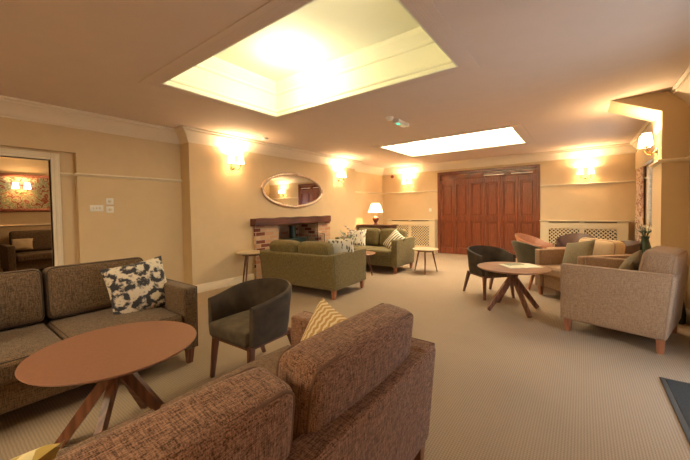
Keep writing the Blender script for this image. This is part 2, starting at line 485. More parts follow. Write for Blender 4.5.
# walls
def wallbox(name, boxes, mat=None):
    b = B()
    for q in boxes: box(b, *q)
    return struct(name, b, mat or M['wall'], smooth=False)
DY0, DY1, DH = .02, .985, 1.975     # side doorway opening
RX = -5.30
wallbox('wall_left', [(XL-.16, XL, YF, -.35, 0, CZ), (XL-.16, XL, -.35, 1.222, 2.085, CZ), (XL-.16, XL, 1.222, 5.0, 0, CZ) if False else (XL-.16, XL, 1.222, 4.28, 0, CZ),
    (XL-.16, XL, 5.53, YB+.1, 0, CZ), (XL-.16, XL, 4.28, 5.53, 1.0, CZ),
    (RX-.08, RX, -.35, DY0, 0, 2.085), (RX-.08, RX, DY1, 1.222, 0, 2.085), (RX-.08, RX, DY0, DY1, DH, 2.085)])
FY0, FY1, FZ = 4.31, 5.50, 1.0
wallbox('wall_chimney', [(XL, XC, YC0, FY0, 0, CZ), (XL, XC, FY1, YC1, 0, CZ), (XL, XC, FY0, FY1, FZ, CZ)])
DX0, DX1, DZ = -3.374, -.828, 2.333
wallbox('wall_back', [(XL-.16, DX0, YB, YB+.12, 0, CZ), (DX1, XR+.2, YB, YB+.12, 0, CZ), (DX0, DX1, YB, YB+.12, DZ, CZ), (DX0, DX1, YB+.12, YB+.16, 0, DZ)])
WY0, WY1, WZ0, WZ1 = 6.15, 8.0, .93, 2.05
FD0, FD1, FDZ = 2.2, 3.6, 2.15      # garden door beside the mat
wallbox('wall_right', [(XR, XR+.15, YF, FD0, 0, CZ), (XR, XR+.15, FD0, FD1, FDZ, CZ), (XR, XR+.15, FD1, WY0, 0, CZ), (XR, XR+.15, WY0, WY1, 0, WZ0),
    (XR, XR+.15, WY0, WY1, WZ1, CZ), (XR, XR+.15, WY1, YB+.1, 0, CZ)])
wallbox('wall_front', [(XL-.16, XR+.15, YF-.12, YF, 0, CZ)])
wallbox('wall_side_room', [(-10.55, -10.4, -2.1, 4.6, 0, CZ), (-10.4, XL-.16, -2.2, -2.1, 0, CZ), (-10.4, XL-.16, 4.5, 4.6, 0, CZ)])
# pilaster with a sloping haunch up to the ceiling
PX, PY0, PY1 = .73, 5.15, 5.75
b = B(); box(b, PX, XR, PY0, PY1, 0, 2.38)
pr = [(.27, CZ), (PX, 2.38), (XR, 2.38), (XR, CZ)]
rings(b, [[(x, PY0, z) for x, z in pr], [(x, PY1, z) for x, z in pr]])
struct('wall_pilaster', b, M['wall'], smooth=False)
# crown moulding
CP = [(0, 2.397), (.014, 2.397), (.014, 2.412), (.028, 2.425), (.045, 2.455), (.075, 2.495), (.11, 2.53), (.125, 2.545), (.14, 2.545), (.14, 2.565), (.165, 2.58), (.165, 2.5995), (0, 2.5995)]
path = [(XL, YF), (XL, YC0), (XC, YC0), (XC, YC1), (XL, YC1), (XL, YB), (XR, YB), (XR, PY1)]
b = B(); sweep(b, path, CP); struct('trim_1', b, M['crown'], angle=25)
b = B(); sweep(b, [(XR, PY0), (XR, YF), (XL, YF)], CP); struct('trim_2', b, M['crown'], angle=25)
# picture rail
RP = [(0, 1.788), (.012, 1.788), (.016, 1.797), (.030, 1.803), (.034, 1.815), (.028, 1.826), (.016, 1.829), (0, 1.829)]
def rail(n, *paths):
    b = B()
    for p in paths: sweep(b, p, RP)
    struct('trim_%d' % n, b, M['trim'], angle=50)
rail(3, [(RX, DY1+.086), (RX, 1.222), (XL, 1.222), (XL, YC0)])
rail(4, [(XL, YC1), (XL, YB), (DX0-.01, YB)], [(DX1+.01, YB), (XR, YB)])
RPb = RP
b = B(); sweep(b, [(XR, WY1+.05), (XR, YB)][::-1], RP); sweep(b, [(XR, PY1), (PX, PY1), (PX, PY0), (XR, PY0), (XR, FD1+.1)], RP)
struct('trim_5', b, M['trim'], angle=50)
rail(6, [(-10.4, -2.1), (-10.4, 4.5)]) if False else None
b = B(); sweep(b, [(-10.4, -2.1), (-10.4, 4.5)], [(d, z-.76) for d, z in RP]); struct('trim_6', b, M['trim'], angle=50)
# baseboards
BP = [(0, 0), (.018, 0), (.018, .11), (.012, .118), (.006, .132), (0, .132)]
b = B(); sweep(b, [(RX, DY1+.09), (RX, 1.222), (XL, 1.222), (XL, YC0), (XC, YC0), (XC, 3.72)], BP)
sweep(b, [(XC, 6.08), (XC, YC1), (XL, YC1), (XL, YB)], BP); struct('baseboard_left', b, M['trim'], angle=50)
b = B(); sweep(b, [(DX1+.01, YB), (XR, YB)], BP); struct('baseboard_back', b, M['trim'], angle=50)
b = B(); sweep(b, [(XR, YB), (XR, PY1), (PX, PY1), (PX, PY0), (XR, PY0), (XR, FD1+.1)], BP); struct('baseboard_right', b, M['trim'], angle=50)
# side doorway casing
b = B()
cw = .085
for (y0, y1, z0, z1) in ((DY1, DY1+cw, 0, DH+cw), (DY0-cw, DY0, 0, DH+cw), (DY0, DY1, DH, DH+cw)):
    box(b, RX, RX+.022, y0, y1, z0, z1, .004); 
for (y0, y1, z0, z1) in ((DY1+.03, DY1+.06, 0, DH+.06), (DY0-.06, DY0-.03, 0, DH+.06), (DY0-.03, DY1+.03, DH+.03, DH+.06)):
    box(b, RX+.022, RX+.03, y0, y1, z0, z1, .003)
box(b, RX-.09, RX, DY1, DY1+.015, 0, DH); box(b, RX-.09, RX, DY0-.015, DY0, 0, DH); box(b, RX-.09, RX, DY0, DY1, DH, DH+.015)
struct('door_1', b, M['trim'], smooth=False, label='cream moulded casing of the open doorway to the side room')

# ------------------------------------------------------------------ folding mahogany doors
root = bpy.data.objects.new('door_2', None); col.objects.link(root); root['kind'] = 'structure'; root['label'] = 'wall of dark mahogany folding doors with six panelled leaves'
root.location = (DX0, YB, 0); W_ = DX1-DX0
b = B(); f = .075
box(b, 0, f, -.03, .1, 0, DZ, .006); box(b, W_-f, W_, -.03, .1, 0, DZ, .006); box(b, f, W_-f, -.03, .1, DZ-f, DZ, .006)
struct('door_frame', b, M['door'], root, smooth=False)
b = B(); box(b, f, W_/2-.01, .0, .1, DZ-f-.16, DZ-f, .004); box(b, W_/2+.01, W_-f, .0, .1, DZ-f-.16, DZ-f, .004); struct('header_board', b, M['doorgloss'], root, smooth=False)
b = B(); box(b, -2.12-DX0, -1.62-DX0, -.012, -.0005, 2.150, 2.172, .003); struct('header_glint', b, M['glint'], root)  # pale strips modelled in place of reflections on the header
b = B(); box(b, -1.46-DX0, -.98-DX0, -.012, -.0005, 2.150, 2.172, .003); struct('header_glint', b, M['glint'], root)
lw = (W_-2*f)/6; ztop = DZ-f-.16
for i in range(6):
    x0 = f+i*lw+.002; x1 = f+(i+1)*lw-.002; st = .055
    b = B()
    box(b, x0, x0+st, -.004, .05, .008, ztop-.004, .003); box(b, x1-st, x1, -.004, .05, .008, ztop-.004, .003)
    zs = [(.008, .18), (.94, 1.08), (ztop-.13, ztop-.004)]
    for z0, z1 in zs: box(b, x0+st, x1-st, -.002, .049, z0, z1)
    lf = struct('door_leaf', b, M['door'], root, smooth=False)
    for z0, z1 in ((.18, .94), (1.08, ztop-.13)):
        b = B(); box(b, x0+st, x1-st, .034, .046, z0, z1); box(b, x0+st+.03, x1-st-.03, .020, .036, z0+.04, z1-.04, .012, 1)
        struct('panel', b, M['doorpanel'], lf, smooth=False)

# ------------------------------------------------------------------ windows on the right
def win(name, y0, y1, z0, z1, label, bars):
    b = B(); w = .05
    box(b, XR+.06, XR+.12, y0, y0+w, z0, z1); box(b, XR+.06, XR+.12, y1-w, y1, z0, z1); box(b, XR+.06, XR+.12, y0, y1, z0, z0+w); box(b, XR+.06, XR+.12, y0, y1, z1-w, z1)
    for q in bars: box(b, XR+.07, XR+.11, q-.02, q+.02, z0, z1)
    r = struct(name, b, M['trim'], smooth=False, label=label)
    b = B(); box(b, XR+.088, XR+.092, y0+w, y1-w, z0+w, z1-w); struct('pane', b, M['glass'], r, smooth=False)
    return r
w1 = win('window_1', WY0, WY1, WZ0, WZ1, 'window in the right wall behind grey slatted blinds', [7.07])
b = B(); box(b, XR-.05, XR+.06, WY0-.03, WY1+.03, WZ0-.03, WZ0-.001, .004); struct('window_sill', b, M['trim'], w1, smooth=False)
win('window_2', FD0, FD1, .02, FDZ, 'glazed garden door in the right wall beside the mat', [2.9])
r = empty('window_blind', 'grey horizontal slatted blind covering the right wall window', 'blind', (XR+.025, (WY0+WY1)/2, WZ0))
b = B()
for i in range(26):
    z = .03+i*.041; box(b, -.012, .012, -.88, .88, -.0012, .0012, mtx=Matrix.Translation((0, 0, z)) @ Matrix.Rotation(math.radians(52), 4, 'Y'))
obj('slat_stack', b, M['blind'], r, smooth=False)
b = B(); box(b, -.018, .018, -.89, .89, 1.075, 1.115, .004); obj('headrail', b, M['white'], r)
# pelmet and curtain
b = B(); box(b, XR-.07, XR-.001, 5.95, YB-.03, 2.04, 2.396, .004)
tag(obj('curtain_pelmet', b, M['wall'], smooth=False), 'cream boxed pelmet over the window at the right wall', 'pelmet')
def curtain(y0, y1, z0, z1, x):
    b = B(); n = 60; rows = []
    for s in (-1, 1):
        for k in range(2):
            pass
    loops = []
    for zz in [z0+(z1-z0)*i/12 for i in range(13)]:
        row = []
        for i in range(n+1):
            t = i/n; row.append((x+.022*math.sin(t*PI*2*6)+.006*math.sin(3*zz+t*9), y0+(y1-y0)*t, zz))
        back = [(p[0]+.006, p[1], p[2]) for p in reversed(row)]
        loops.append(row+back)
    rings(b, loops); return b
tag(obj('curtain', curtain(8.12, 8.9, .12, 2.035, XR-.05), M['curtain']), 'pale curtain with dark red flowers hanging beside the right window', 'curtain')

# ------------------------------------------------------------------ radiator covers
def rad_cover(x0, x1, label):
    w = x1-x0; d = .18
    r = empty('radiator_cover', label, 'radiator cover', ((x0+x1)/2, YB-.02, 0)); h = w/2
    pan = [(-h+.17, -.04), (.05, h-.18)]; z0, z1 = .22, .80
    b = B(); y = -d
    xs = [-h, pan[0][0], pan[0][1], pan[1][0], pan[1][1], h]
    for i in (0, 2, 4): box(b, xs[i], xs[i+1], y, y+.018, 0, .96)
    for a, c in pan: box(b, a, c, y, y+.018, 0, z0); box(b, a, c, y, y+.018, z1, .925)
    box(b, -h, -h+.018, y+.018, 0, 0, .96); box(b, h-.018, h, y+.018, 0, 0, .96)
    obj('cabinet_body', b, M['cover'], r, smooth=False)
    b = B(); box(b, -h-.02, h+.02, y-.02, y+.03, .962, .985, .003); box(b, -h-.02, h+.02, -.05, 0, .962, .985, .003)
    for a, c in ((-h-.02, -h+.12), (-.06, .06), (h-.12, h+.02)): box(b, a, c, y+.02, -.04, .9622, .9848)
    obj('top_shelf', b, M['cover'], r, smooth=False)
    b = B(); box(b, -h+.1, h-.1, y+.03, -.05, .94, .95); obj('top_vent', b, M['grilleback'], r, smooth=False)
    for a, c in pan:
        b = B(); st = .078; t = .0105
        k = -int((z1-z0)/st)-1
        yy = y+.014
        while a+k*st < c:
            for sg in (1, -1):
                # clipped diagonal strip
                X0 = a+k*st
                pts = []
                for i in range(41):
                    zz = z0+(z1-z0)*i/40
                    xx = X0+(zz-z0) if sg > 0 else X0+(z1-zz)
                    if a <= xx <= c: pts.append((xx, zz))
                if len(pts) > 1:
                    bar(b, (pts[0][0], yy+(.002*sg), pts[0][1]), (pts[-1][0], yy+(.002*sg), pts[-1][1]), .0036, t*2, up=(-1 if sg > 0 else 1, 0, 1))
            k += 1
        obj('lattice_panel', b, M['cover'], r, smooth=False)
        b = B(); e = .02
        for q in ((a-e, c+e, z1, z1+e), (a-e, c+e, z0-e, z0), (a-e, a, z0, z1), (c, c+e, z0, z1)): box(b, q[0], q[1], y-.006, y, q[2], q[3], .002)
        obj('panel_moulding', b, M['cover'], r, smooth=False)
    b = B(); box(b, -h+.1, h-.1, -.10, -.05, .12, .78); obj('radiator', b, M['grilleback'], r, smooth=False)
    return r
rad_cover(-.80, .77, 'cream lattice radiator cover right of the mahogany doors')
rad_cover(-4.95, -3.40, 'cream lattice radiator cover left of the mahogany doors')

# ------------------------------------------------------------------ fireplace
r = empty('fireplace', 'brick fireplace with recessed hearth in the chimney breast', 'fireplace', (XC, 4.9, 0))
def pier(y0, y1): 
    b = B(); box(b, 0, .05, y0-4.9, y1-4.9, 0, 1.02, .003); return b
obj('brick_pier', pier(3.74, FY0), M['brick'], r, smooth=False); obj('brick_pier', pier(FY1, 5.94), M['brick'], r, smooth=False)
b = B(); a0, a1 = FY0-4.9, FY1-4.9
box(b, -.60, -.55, a0-.05, a1+.05, 0, 1.02); box(b, -.55, 0, a0-.03, a0+.02, 0, 1.0); box(b, -.55, 0, a1-.02, a1+.03, 0, 1.0); box(b, -.55, 0, a0, a1, 1.0, 1.04)
obj('firebox', b, M['brick'], r, smooth=False)
b = B(); box(b, -.55, .30, 3.9-4.9, 5.9-4.9, 0, .03, .004); obj('hearth', b, M['black'], r)
b = soft_box(.17, 2.18, .145, .012, 20, lambda c, h: (c.x+.006*math.sin(c.y*9), c.y, c.z+.005*math.sin(c.y*13+c.x*9)))
t = obj('mantel_beam', b, M['beam'], None, (XC+.086, 4.75, 1.095)); tag(t, 'dark rough oak mantel beam over the brick fireplace', 'mantel')
r = empty('wood_stove', 'dark green stove with flue pipe inside the brick fireplace', 'stove', (XC-.27, 5.0, .035))
b = B(); box(b, -.17, .17, -.26, .26, .12, .62, .02); box(b, -.2, .2, -.29, .29, .62, .65, .01); obj('body', b, M['stove'], r)
b = B(); box(b, .17, .19, -.2, .2, .18, .56, .008); d_ = obj('stove_door', b, M['black'], r)
b = B(); tube(b, [(.2, .17, .3), (.22, .17, .33), (.22, .17, .4), (.2, .17, .43)], .008); obj('handle', b, M['brass'], d_)
b = B(); lathe(b, [(.075, .65), (.075, .93)], 24, (0, 0, 0)); obj('flue', b, M['stove'], r)
for a in (-1, 1):
    for c in (-1, 1):
        b = B(); lathe(b, [(.02, 0), (.03, .12)], 12, (a*.13, c*.2, 0)); obj('leg', b, M['stove'], r)
r = empty('fire_screen', 'grey mesh fire screen standing at the right of the hearth', 'fire screen', (XC+.13, 5.35, .032), 0)
b = B()
for y in (-.28, .28): tube(b, [(0, y, 0), (0, y, .72)], .007)
tube(b, [(0, -.28, .72), (0, 0, .76), (0, .28, .72)], .007); obj('frame', b, M['black'], r)
b = B()
for i in range(30): y = -.27+i*.54/29; tube(b, [(0, y, .02), (0, y, .72)], .0018, 4)
for i in range(34): z = .03+i*.02; tube(b, [(0, -.27, z), (0, .27, z)], .0018, 4)
obj('mesh', b, M['black'], r)

# mirror
r = empty('oval_mirror', 'wide oval mirror in an ornate silver gilt frame above the fireplace', 'mirror', (XC+.002, 4.82, 1.73))
MA, MB_ = .87, .345
n = 96
b = B(); rings(b, [[(x, MA*s*math.cos(2*PI*i/n), MB_*s*math.sin(2*PI*i/n)) for i in range(n)] for x, s in ((0, .97), (.012, .97))]); obj('mirror_glass', b, M['mirror'], r, angle=30)
b = B(); loops = []
for i in range(n+1):
    a = 2*PI*i/n; c, s = math.cos(a), math.sin(a); nx, nz = c/MA, s/MB_; l = math.hypot(nx, nz); nx /= l; nz /= l
    loops.append([(.018+.018*math.sin(q)+.0, MA*c+nx*.030*math.cos(q), MB_*s+nz*.030*math.cos(q)) for q in [2*PI*k/10 for k in range(10)]])
rings(b, loops, False); fr = obj('frame', b, M['silver'], r)
b = B()
tube(b, [(.03, (MA-.028)*math.cos(2*PI*i/480), (MB_-.028)*math.sin(2*PI*i/480)) for i in range(480)], [.0045+.003*math.sin(PI*(i % 4)/4) for i in range(480)], 6, True)
obj('beading', b, M['silver'], fr)
for a in (0, PI/2, PI, 3*PI/2):
    b = B()
    for k in range(-3, 4):
        aa = a+k*(.035 if a in (0, PI) else .03)*(1.6 if a in (0, PI) else 1)
        rr = .030-.005*abs(k)
        bmesh.ops.create_uvsphere(b, u_segments=10, v_segments=8, radius=rr, matrix=Matrix.Translation((.03, (MA+.012)*math.cos(aa), (MB_+.012)*math.sin(aa))))
    obj('ornament', b, M['silver'], fr)

# ------------------------------------------------------------------ wall lights
def light(kind, name, loc, energy, color, parent=None, rot=None, **kw):
    d = bpy.data.lights.new(name, kind); d.energy = energy; d.color = color
    for k, v in kw.items(): setattr(d, k, v)
    o = bpy.data.objects.new(name, d); col.objects.link(o); o.location = loc
    if rot: o.rotation_euler = rot
    if parent: o.parent = parent
    return o
WARM = (1.0, .75, .43)
def wall_light(loc, rz, label, e=6.5, sc=1.0, two=True):
    """local -y points into the room"""
    r = empty('wall_light', label, 'wall light', loc, rz, 'twin wall lights with glowing shades')
    b = B(); lathe(b, [(.002, 0), (.035, .0), (.045, .008), (.03, .016), (.012, .022)], 24)
    for v in b.verts: v.co = Vector((v.co.x, -v.co.z, v.co.y-.09))
    obj('backplate', b, M['brass'], r)
    for s in (-1, 1):
        x = s*.095
        b = B()
        pts = [(0, -.02, -.09)]+[(x*math.sin(t*PI/2)*1.0, -.02-.09*t, -.09-.05*math.sin(t*PI)+.03*t*t) for t in [i/10 for i in range(1, 11)]]
        tube(b, pts, .006, 8); lathe(b, [(.004, -.06), (.022, -.052), (.024, -.045), (.011, -.04), (.011, -.02)], 16, (x, -.11, 0)); arm = obj('arm', b, M['brass'], r)
        b = B(); prof = [(.064, -.03), (.044, .115)]
        lathe(b, prof+[(p[0]-.003, p[1]) for p in reversed(prof)]+[prof[0]], 28, (x, -.11, 0), caps=False)
        obj('lamp_shade', b, M['shade'], r)
        b = B(); bmesh.ops.create_uvsphere(b, u_segments=12, v_segments=8, radius=.018, matrix=Matrix.Translation((x, -.11, .045))); obj('bulb', b, M['bulb'], arm)
        light('POINT', 'lamp_glow', (x, -.11, .10), e, WARM, r, shadow_soft_size=.02)
    return r
wall_light((XC, 3.32, 2.17), PI/2, 'glowing twin wall light on the chimney breast left of the oval mirror')
wall_light((XC, 6.35, 2.15), PI/2, 'glowing twin wall light on the chimney breast right of the oval mirror')
wall_light((-4.30, YB, 2.10), 0, 'glowing twin wall light on the back wall left of the mahogany doors')
wall_light((.05, YB, 2.05), 0, 'glowing twin wall light on the back wall right of the mahogany doors')
wall_light((PX, 5.42, 2.06), -PI/2, 'twin wall light with white shades on the side of the right pilaster', 6.5)
wall_light((-10.4+.03, 1.40, 1.92), PI/2, 'twin wall light over the floral panel seen through the doorway', 1.6)

# ------------------------------------------------------------------ small fixtures
def plate(name, label, y, z, w, h, cat='switch', grp=None):
    r = empty(name, label, cat, (XL+.0005, y, z), 0, grp)
    b = B(); box(b, 0, .009, -w/2, w/2, -h/2, h/2, .003); obj('faceplate', b, M['white'], r)
    return r
p = plate('double_socket', 'wide white wall control plate left of the two square switches', 1.415, 1.372, .15, .085)
for q in (-.035, 0, .035):
    b = B(); box(b, .009, .012, q-.008, q+.008, -.012, .012, .001); obj('button', b, M['cover'], p)
for zz, lb in ((1.465, 'upper square white dimmer switch on the left wall'), (1.352, 'lower square white dimmer switch on the left wall')):
    p = plate('dimmer_switch', lb, 1.565, zz, .088, .088)
    b = B(); lathe(b, [(.018, 0), (.016, .012)], 18)
    for v in b.verts: v.co = Vector((v.co.z+.009, v.co.x, v.co.y))
    obj('knob', b, M['cover'], p)
b = B(); lathe(b, [(.0, 0), (.05, 0), (.05, .025), (.03, .045), (0, .048)], 24, caps=False)
for v in b.verts: v.co = Vector((v.co.x, -v.co.z, v.co.y))
tag(obj('fire_alarm', b, M['reddot'], None, (-4.97+.12, YB, 2.33)), 'small round dark red alarm sounder high on the back wall', 'alarm')
b = B(); box(b, -.04, .04, -.02, 0, -.05, .05, .008)
tag(obj('thermostat', b, M['white'], None, (-3.60, YB, 1.26)), 'tiny white thermostat beside the mahogany doors', 'thermostat')
r = empty('emergency_light', 'small white ceiling emergency light with a green lamp', 'ceiling light', (-2.17, 4.33, CZ))
b = B(); box(b, -.055, .055, -.17, .17, -.05, -.001, .01); obj('housing', b, M['white'], r)
b = B(); box(b, -.02, .02, -.13, -.06, -.060, -.0505, .004); obj('green_lens', b, M['greenled'], r)
r = empty('smoke_detector', 'round white smoke detector on the ceiling beside the emergency light', 'smoke detector', (-2.19, 4.02, CZ))
b = B(); lathe(b, [(.0, -.045), (.03, -.045), (.045, -.03), (.055, -.012), (.055, -.001), (0, -.001)], 24, caps=False); obj('housing', b, M['white'], r)
r = empty('smoke_detector', 'round white detector on the ceiling near the chimney breast wall light', 'smoke detector', (-4.55, 3.72, CZ))
b = B(); lathe(b, [(.0, -.03), (.05, -.03), (.065, -.012), (.065, -.001), (0, -.001)], 24, caps=False); obj('housing', b, M['white'], r)

# ------------------------------------------------------------------ sofas and armchairs
def sofa(label, cat, name, loc, rz, W=1.8, D=.93, nseat=2, ncush=2, fab='tweed_dk', seatfab=None, cushfab=None, pipe='pipe_dk', arm_h=.66, arm_w=.125, leg_h=.13, seat_z=.45, cush_top=.86, back_h=None, leg='oakleg', group=None, lean=.14, backtilt=.05, cth=.18, cr_=.05, slump=.0, cback=0):
    """faces local -y; origin on the floor at its centre"""
    back_h = back_h or arm_h-.01
    r = empty(name, label, cat, loc, rz, group)
    F_ = M[fab]; SF = M[seatfab or fab]; CF = M[cushfab or fab]; PM = M[pipe]
    hw, hd = W/2, D/2
    def tilt(zc):  # the back panel leans outward with height
        return backtilt*(zc-.1)/.55
    # base
    b = soft_box(W-2*arm_w, D-.10, .19, .015, 8); obj('base', b, F_, r, (0, .0, leg_h+.095))
    # back
    bt = .12
    def fb(c, h):
        z = c.z+h[2]+leg_h; return (c.x, c.y+tilt(z)*1.0, c.z)
    b = soft_box(W-.004, bt, back_h-leg_h, .022, 12, fb); bk = obj('back', b, F_, r, (0, hd-bt/2-backtilt, leg_h+(back_h-leg_h)/2))
    # arms
    for s in (-1, 1):
        def fa(c, h, s=s):
            z = c.z+h[2]+leg_h
            k = (c.y+h[1])/(2*h[1])
            return (c.x+s*.012*(z-.1), c.y+tilt(z)*k-.03*(1-k)*(z-.13)*0, c.z)
        L_ = D-backtilt-.01
        b = soft_box(arm_w, L_, arm_h-leg_h, .022, 12, fa)
        a = obj('arm', b, F_, r, (s*(hw-arm_w/2), -hd+L_/2, leg_h+(arm_h-leg_h)/2))
        # piping round the outer face of the arm
        b = B(); hx = s*(arm_w/2-.004); hy = L_/2-.008; hz = (arm_h-leg_h)/2-.006
        pts = [Vector((hx, -hy, -hz)), Vector((hx, -hy, hz)), Vector((hx, hy, hz)), Vector((hx, hy, -hz))]
        pp = []
        for q0, q1 in zip(pts, pts[1:]):
            for i in range(10): pp.append(q0.lerp(q1, i/10))
        pp.append(pts[-1]); hh = (arm_w/2, L_/2, (arm_h-leg_h)/2)
        tube(b, [fa(q, hh) for q in pp], .0045, 6); obj('piping', b, PM, a)
    # legs
    for sx in (-1, 1):
        for sy in (-1, 1):
            b = B(); taper(b, (sx*(hw-.05-.005), sy*(hd-.055)-(.035 if sy > 0 else 0), 0), (sx*(hw-.05), sy*(hd-.055)-(.035 if sy > 0 else 0), leg_h+.005), .021, .031)
            bmesh.ops.bevel(b, geom=list(b.edges), offset=.003, segments=1, affect='EDGES')
            obj('leg', b, M[leg], r, angle=30)
    # seat cushions
    iw = W-2*arm_w-.006
    sz0 = leg_h+.19
    for i in range(nseat):
        w = iw/nseat; sd = D-bt-backtilt-.0
        b = soft_box(w-.006, sd, seat_z-sz0, .035, 14, puff(2, .018))
        c = obj('seat_cushion', b, SF, r, (-iw/2+w*(i+.5), -hd+sd/2-.012, (seat_z+sz0)/2))
        b = B(); x, y, zz = w/2-.022, sd/2-.022, (seat_z-sz0)/2-.004
        tube(b, [(-x, -y, zz), (-x*.5, -y-.006, zz), (x*.5, -y-.006, zz), (x, -y, zz), (x+.004, y, zz), (-x-.004, y, zz)], .004, 6, True); obj('piping', b, PM, c)
    # back cushions
    for i in range(ncush):
        w = iw/ncush; h = cush_top-seat_z+.0; th = cth
        pf_ = puff(1, .028)
        def fc(c, hh, pf_=pf_):
            q = pf_(c, hh); q.z -= slump*((q.x/hh[0])**4)*(q.z > 0)*(q.z/hh[2]); return q
        b = soft_box(w-.012-slump*.4, th, h, cr_, 14, fc)
        c = obj('back_cushion', b, CF, r, (-iw/2+w*(i+.5), hd-bt-th/2+.035+cback, (cush_top+seat_z)/2+.004), (-lean, 0, random.uniform(-.015, .015)))
        for sy in (-1, 1):
            b = B(); x, z, yy = (w-.012-slump*.4)/2-.26*cr_, h/2-.26*cr_, sy*(th/2-.24*cr_)
            cr = cr_; pp = []
            for cx, cz, a0 in ((x-cr, z-cr, 0), (-x+cr, z-cr, PI/2), (-x+cr, -z+cr, PI), (x-cr, -z+cr, 1.5*PI)):
                for k in range(5): a = a0+k*PI/8; q = Vector((cx+cr*math.cos(a), yy, cz+cr*math.sin(a))); q.z -= slump*((q.x/(w/2))**4)*(q.z > 0)*(q.z/(h/2)); pp.append(q)
            tube(b, pp, .0055, 6, True); obj('piping', b, PM, c)
    return r
S_FG = sofa('russet brown tweed sofa in the foreground with its back to the camera', 'sofa', 'sofa', (-1.035, .595, 0), -PI/2, 1.84, .93, fab='tweed_fg', seatfab='tweed_fg_seat', pipe='pipe_fg', arm_h=.63, arm_w=.125, cush_top=.84, leg='walnut', cth=.17, cr_=.045, slump=.015)
S_LF = sofa('dark brown tweed sofa behind the round coffee table on the left', 'sofa', 'sofa', (-3.14, .565, 0), PI/2, 1.69, .95, fab='tweed_dk', arm_h=.66, arm_w=.12, cush_top=.87, leg='walnut')
g1rz = PI+math.radians(4)
S_G1 = sofa('olive green two seat sofa seen from behind facing the back wall', 'sofa', 'sofa', (-3.60, 3.89, 0), g1rz, 1.50, .96, fab='green', pipe='pipe_gr', arm_h=.65, cush_top=.82, cr_=.07, slump=.028)
S_G2 = sofa('olive green two seat sofa facing the camera before the lamp table', 'sofa', 'sofa', (-3.72, 6.06, 0), 0, 1.54, .88, fab='green', pipe='pipe_gr', arm_h=.68, cush_top=.86, cr_=.07, slump=.02)
S_SR = sofa('dark brown sofa in the side room seen through the doorway', 'sofa', 'sofa', (-9.82, 2.0, 0), PI/2, 1.95, 1.0, fab='tweed_dk', arm_h=.66, cush_top=.93, leg='walnut')
for c_ in [c for c in children(S_FG) if c.name.startswith('back_cushion')]:
    c_.location.x -= .035
    if c_.location.x < 0: c_.scale.x = .93; c_.location.x -= .01
def dirrot(fx, fy): return math.atan2(fx, -fy)
A1 = sofa('tan armchair in the right foreground seen from its side', 'armchair', 'armchair', (.335, 4.29, 0), dirrot(-.964, .267), .86, .84, 1, 1, 'tan', cushfab='tan', pipe='pipe_tan', arm_h=.705, cush_top=.88, arm_w=.10, cth=.22, cback=.06)
A2 = sofa('tan armchair behind the right round table with a pale back cushion', 'armchair', 'armchair', (.02, 5.46, 0), dirrot(-.73, -.69), .84, .82, 1, 1, 'tan', cushfab='cream_c', pipe='pipe_tan', arm_h=.675, cush_top=.84, arm_w=.11, cr_=.07)

# throw pillows
pillow('throw_pillow', 'mustard zigzag cushion on the foreground russet sofa', M['zigzag'], (-1.03, 1.18, .58), (math.radians(-26), math.radians(4), math.radians(-24)), .46, .16)
pillow('throw_pillow', 'mustard lattice cushion peeking up at the bottom left corner', M['lattice'], (-1.12, -.02, .58), (math.radians(-52), math.radians(14), math.radians(-80)), .44, .14)
pillow('throw_pillow', 'blue and cream botanical cushion at the right end of the left sofa', M['floral'], (-3.11, 1.13, .645), (math.radians(-17), math.radians(-8), math.radians(84)), .47, .15)
pillow('throw_pillow', 'blue and cream botanical cushion at the left edge of the left sofa', M['floral'], (-3.06, .07, .645), (math.radians(-17), math.radians(8), math.radians(105)), .45, .15)
pillow('throw_pillow', 'leaf print cushion at the right arm of the rear facing olive sofa', M['leafpat'], (-3.02, 3.93, .66), (math.radians(-16), math.radians(3), math.radians(-150)), .42, .14)
pillow('throw_pillow', 'leaf print cushion at the left end of the far olive sofa', M['leafpat'], (-4.17, 6.04, .625), (math.radians(-22), math.radians(-5), math.radians(10)), .44, .14)
pillow('throw_pillow', 'pale striped cushion leaning on the right arm of the far olive sofa', M['stripe'], (-3.19, 5.98, .615), (math.radians(-34), math.radians(24), math.radians(-32)), .45, .14)
pillow('throw_pillow', 'olive cushion leaning in the near side tan armchair', M['olivepil'], (.37, 4.32, .625), (math.radians(-24), math.radians(12), dirrot(-.964, .267)), .40, .14)
pillow('throw_pillow', 'olive cushion with a pointed corner in the armchair behind the table', M['olivepil'], (-.05, 5.36, .635), (math.radians(-28), math.radians(-12), dirrot(-.62, -.78)), .42, .14)
pillow('throw_pillow', 'pale cushion lying on the side room sofa', M['cream_c'], (-9.72, 1.30, .66), (math.radians(-50), 0, math.radians(80)), .34, .12)

